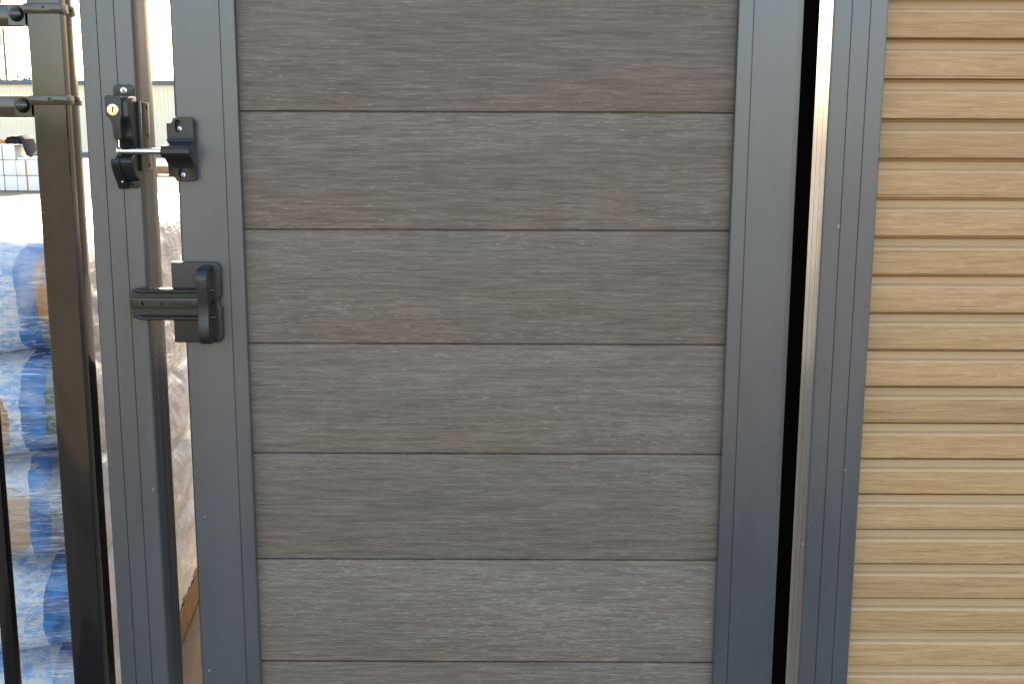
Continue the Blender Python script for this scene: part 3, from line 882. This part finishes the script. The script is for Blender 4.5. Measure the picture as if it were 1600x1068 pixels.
# added unseen stack behind the gate, darkens the lower reflections on the post sides
M['dark'] = m_grain('added_stack_dark', (0.030, 0.027, 0.024), (0.045, 0.040, 0.036), (0.07, 0.064, 0.058), (0.09, 0.08, 0.07), 90, 0.3, rough=0.95, spec=0.04)
ds = thing('added_board_stack', (-0.15, 2.2, 0), 'added unseen stack of dark boards behind the gate, darkens post reflections', 'added board stack')
for y in (1.45, 2.2, 2.95):
    obj('bearer', box(-0.62, 0.32, y - 0.045, y + 0.045, 0.002, 0.09, 0.003, 1), M['wood'], ds)
dme = to_mesh('added_stack_board', box(-0.068, 0.068, -0.95, 0.95, -0.0118, 0.0118, 0.002, 1), M['dark'])
for L in range(32):
    for k in range(7):
        inst('added_stack_board', dme, (-0.57 + k * 0.14 + random.uniform(-.001, .001), 2.2 + random.uniform(-.02, .02), 0.103 + L * 0.0246), ds)

# ------------------------------------------------------------------ white cartons with a round blue mark, further back
def m_carton():
    t = NT('white_carton')
    n = t.noise(t.coords(rand=4), 7, 4)
    return t.bsdf(Base_Color=t.mix(n, (0.62, 0.60, 0.57), (0.78, 0.77, 0.74)), Roughness=0.6)
M['carton'] = m_carton()
M['mark'] = plain('blue_mark', (0.02, 0.10, 0.38), 0.5)
M['markwhite'] = plain('white_mark', (0.75, 0.78, 0.82), 0.5)
def carton_fn(a, b, z): return Vector((-1.40 - a, 4.0 + b, z))
sv = PROT; PROT = Matrix.Identity(4)
wooden_pallet(carton_fn, 0.82, 1.0, 'wooden pallet under the white cartons beyond the blue bags')
PROT = sv
lz = ['lowest white carton of the small stack beyond the wrapped bags', 'middle white carton of the small stack beyond the wrapped bags', 'top white carton with round blue mark seen between latch post and gate']
for k in range(3):
    z0 = 0.130 + k * 0.332
    t = thing('carton', (-1.81, 4.5, z0), lz[k], 'carton', 'white cartons stacked on a pallet')
    obj('box_body', box(-2.21, -1.41, 4.01, 4.99, z0, z0 + 0.330, 0.006), M['carton'], t)
    obj('tape', box(-2.212, -1.408, 4.47, 4.53, z0 + 0.20, z0 + 0.3312, 0.001), M['markwhite'], t)
    mk = obj('round_mark', cyl((-1.707, 4.009, z0 + 0.284), (-1.707, 4.0065, z0 + 0.284), 0.0165, n=24), M['mark'], t)
    b = box(-1.716, -1.698, 4.0055, 4.0063, z0 + 0.2845, z0 + 0.2885)
    box(-1.714, -1.701, 4.0055, 4.0063, z0 + 0.277, z0 + 0.2805, bm=b)
    obj('mark_lines', b, M['markwhite'], mk)

# ------------------------------------------------------------------ white wrapped blocks far left, black sheet on top
M['wrapwhite'] = plain('white_wrap', (0.80, 0.78, 0.73), 0.45, 0, 0.10, 6, 0.0)
M['strap'] = plain('orange_strap', (0.55, 0.20, 0.06), 0.5)
M['tarp'] = plain('black_tarp', (0.008, 0.008, 0.009), 0.95, 0, 0.3, 14)
BXS = [(-14.62, -14.14), (-14.10, -13.50), (-13.475, -13.15), (-13.12, -12.50), (-12.47, -11.95)]
wn_ = 0
rowname = {0: 'bottom', 1: 'middle', 2: 'top'}
colname = {0: 'far left end of the pile', 1: 'second column of the pile', 2: 'column under the black sheet', 3: 'column with the orange strap', 4: 'right end of the pile'}
for r_ in range(3):
    for ci, (x0, x1) in enumerate(BXS):
        if r_ == 2 and ci > 2: continue
        jx, jy = random.uniform(-.012, .012), random.uniform(-.03, .03)
        z0 = 0.012 + r_ * 0.405
        b = box(x0 + jx, x1 + jx, 28.40 + jy, 29.3 + jy, z0, z0 + 0.398, 0.030, 2)
        t = thing('wrapped_block', ((x0 + x1) / 2, 28.85, z0), 'white wrapped block, %s row, %s by the far building' % (rowname[r_], colname[ci]), 'block', 'white wrapped blocks in the yard')
        obj('wrapped_body', b, M['wrapwhite'], t)
        if ci == 3 and r_ < 2:
            obj('strap', box(-12.875 + jx, -12.835 + jx, 28.394 + jy, 28.3985 + jy, z0 + 0.01, z0 + 0.39), M['strap'], t)
lid = box(-13.10, -12.48, 28.42, 29.28, 0.825, 0.90, 0.015)
tag(obj('lid_board', lid, M['wrapwhite'], origin=(-12.79, 28.85, 0.825)), 'thin white slab lying on the strapped blocks by the far building', 'slab')
path = [(-13.36, 28.34, 1.33), (-13.30, 28.33, 1.41), (-13.18, 28.33, 1.43), (-13.02, 28.33, 1.425), (-12.94, 28.33, 1.35), (-12.90, 28.34, 1.18), (-12.87, 28.36, 1.02), (-12.80, 28.38, 0.955)]
sec = [(0.45 * math.cos(a), 0.055 * math.sin(a)) for a in [2 * math.pi * k / 12 for k in range(12)]]
b = sweep([(p[0], p[1] + 0.48, p[2]) for p in path], sec, up=Vector((0, 1, 0)))
box(-13.34, -12.98, 28.36, 29.2, 1.232, 1.38, 0.03, bm=b)
tag(obj('black_sheet', b, M['tarp'], origin=(-13.1, 28.8, 1.23)), 'folded black sheet slumped over the white wrapped blocks', 'sheet')
b = box(-13.62, -13.38, 28.45, 28.95, 1.232, 1.34, 0.03)
box(-13.58, -13.42, 28.50, 28.90, 1.335, 1.37, 0.015, bm=b)
tag(obj('orange_bundle', b, M['strap'], origin=(-13.5, 28.7, 1.23)), 'small orange bundle on the blocks beside the black sheet', 'bundle')

ls = thing('lumber_stack', (-12, 40.5, 0), 'low brown lumber stack on the far yard seen between latch post and gate', 'lumber stack')
lme = to_mesh('plank', box(-2.1, 2.1, -0.10, 0.10, -0.034, 0.034, 0.006, 1), M['wood'])
for L in range(4):
    for k in range(5):
        inst('plank', lme, (-12 + random.uniform(-.12, .12), 40.1 + 0.21 * k, 0.125 + 0.072 * L), ls)
for x in (-13.4, -10.6):
    obj('bearer', box(x - 0.05, x + 0.05, 40.0, 41.05, 0.0, 0.088, 0.005, 1), M['wood'], ls)

# ------------------------------------------------------------------ the cream metal warehouse
M['cream'] = plain('cream_cladding', (0.84, 0.75, 0.57), 0.45, 0, 0.05, 1.0)
M['gutter'] = plain('blue_grey_trim', (0.10, 0.13, 0.17), 0.5)
wh = thing('warehouse', (-15, 95, 0), 'long cream ribbed metal warehouse with dark eaves across the yard', 'building')
bm = bmesh.new()
prev = None
x = -110.0
WY, WH = 84.0, 5.42
while x < 90:
    for dx, dy in ((0.0, 0.0), (0.16, 0.0), (0.19, -0.055), (0.27, -0.055)):
        a, b2 = bm.verts.new((x + dx, WY + dy, 0.0)), bm.verts.new((x + dx, WY + dy, WH))
        if prev: bm.faces.new((prev[0], a, b2, prev[1]))
        prev = (a, b2)
    x += 0.30
obj('wall', bm, M['cream'], wh, 20)
obj('gutter', box(-110.5, 90.5, WY - 0.35, WY - 0.06, WH - 0.20, WH + 0.10, 0.03, 1), M['gutter'], wh)
obj('plinth', box(-110, 90, WY - 0.12, WY - 0.06, 0.0, 0.25), M['gutter'], wh)
obj('roof', prism([(WY - 0.2, WH + 0.11), (WY + 14, WH + 0.6), (WY + 28, WH + 0.11), (WY + 28, WH - 0.1), (WY - 0.05, WH - 0.1)], 'x', -110, 90), M['gutter'], wh)
obj('rear_wall', box(-110, 90, WY + 27.6, WY + 27.9, 0, WH - 0.11), M['cream'], wh)
for x0 in (-109.9, 89.7):
    obj('end_wall', box(x0, x0 + 0.2, WY + 0.05, WY + 27.55, 0, WH - 0.12), M['cream'], wh)

# utility pole and trees beyond the roof
M['polewood'] = m_wood('pole_wood', (0.08, 0.06, 0.05), (0.20, 0.16, 0.13))
px = -52.6
po = thing('utility_pole', (px, 118, 0), 'wooden utility pole with small transformer beyond the warehouse roof', 'utility pole')
obj('pole', cyl((px, 118, -0.2), (px, 118, 15.5), 0.17, 0.12, n=14), M['polewood'], po)
ca = obj('crossarm', box(px - 1.2, px + 1.2, 117.80, 117.88, 14.4, 14.55), M['polewood'], po)
for dx in (-1.1, -0.5, 0.5, 1.1):
    obj('insulator', cyl((px + dx, 117.84, 14.55), (px + dx, 117.84, 14.75), 0.06, 0.04, n=10), M['wrapwhite'], ca)
obj('transformer', cyl((px - 0.34, 117.8, 10.6), (px - 0.34, 117.8, 11.7), 0.24, n=18, w=0.03), plain('transformer_grey', (0.34, 0.38, 0.40), 0.5), po)

def m_leaf():
    t = NT('distant_foliage')
    r = t.noise(t.coords(rand=4), 1.2, 3)
    return t.bsdf(Base_Color=t.mix(r, (0.035, 0.05, 0.02), (0.10, 0.11, 0.05)), Roughness=0.8)
M['leaf'] = m_leaf()
def tree(x, y, h, rad, label, seed):
    rnd = random.Random(seed)
    t = thing('tree', (x, y, 0), label, 'tree', 'trees beyond the warehouse')
    b = cyl((x, y, -0.1), (x, y, h * 0.75), 0.16, 0.06, n=8)
    tips = []
    for k in range(9):
        a = rnd.uniform(0, 6.28); z = h * rnd.uniform(0.35, 0.7)
        e = Vector((x + math.cos(a) * rad * rnd.uniform(.5, .9), y + math.sin(a) * rad * rnd.uniform(.5, .9), z + h * rnd.uniform(0.08, 0.25)))
        cyl((x, y, z), e, 0.06, 0.015, n=6, bm=b); tips.append(e)
    tips.append(Vector((x, y, h * 0.85)))
    obj('trunk', b, M['polewood'], t)
    b = bmesh.new()
    for k in range(900):
        c = tips[rnd.randrange(len(tips))]
        p = c + Vector((rnd.gauss(0, rad * .28), rnd.gauss(0, rad * .28), rnd.gauss(0, h * .07)))
        q = Vector((rnd.gauss(0, 1), rnd.gauss(0, 1), rnd.gauss(0, 1))).normalized()
        u_ = q.orthogonal().normalized(); w_ = q.cross(u_)
        s_ = rnd.uniform(0.10, 0.22)
        b.faces.new([b.verts.new(p + u_ * s_ * i + w_ * s_ * 0.6 * j) for i, j in ((-1, 0), (0, -1), (1, 0), (0, 1))])
    obj('crown', b, M['leaf'], t)
tree(-55.0, 121, 7.9, 1.5, 'small dark tree showing over the warehouse roof at the left edge', 1)
tree(-51.9, 120, 7.6, 1.1, 'slim low tree tip over the warehouse roof right of the utility pole', 2)
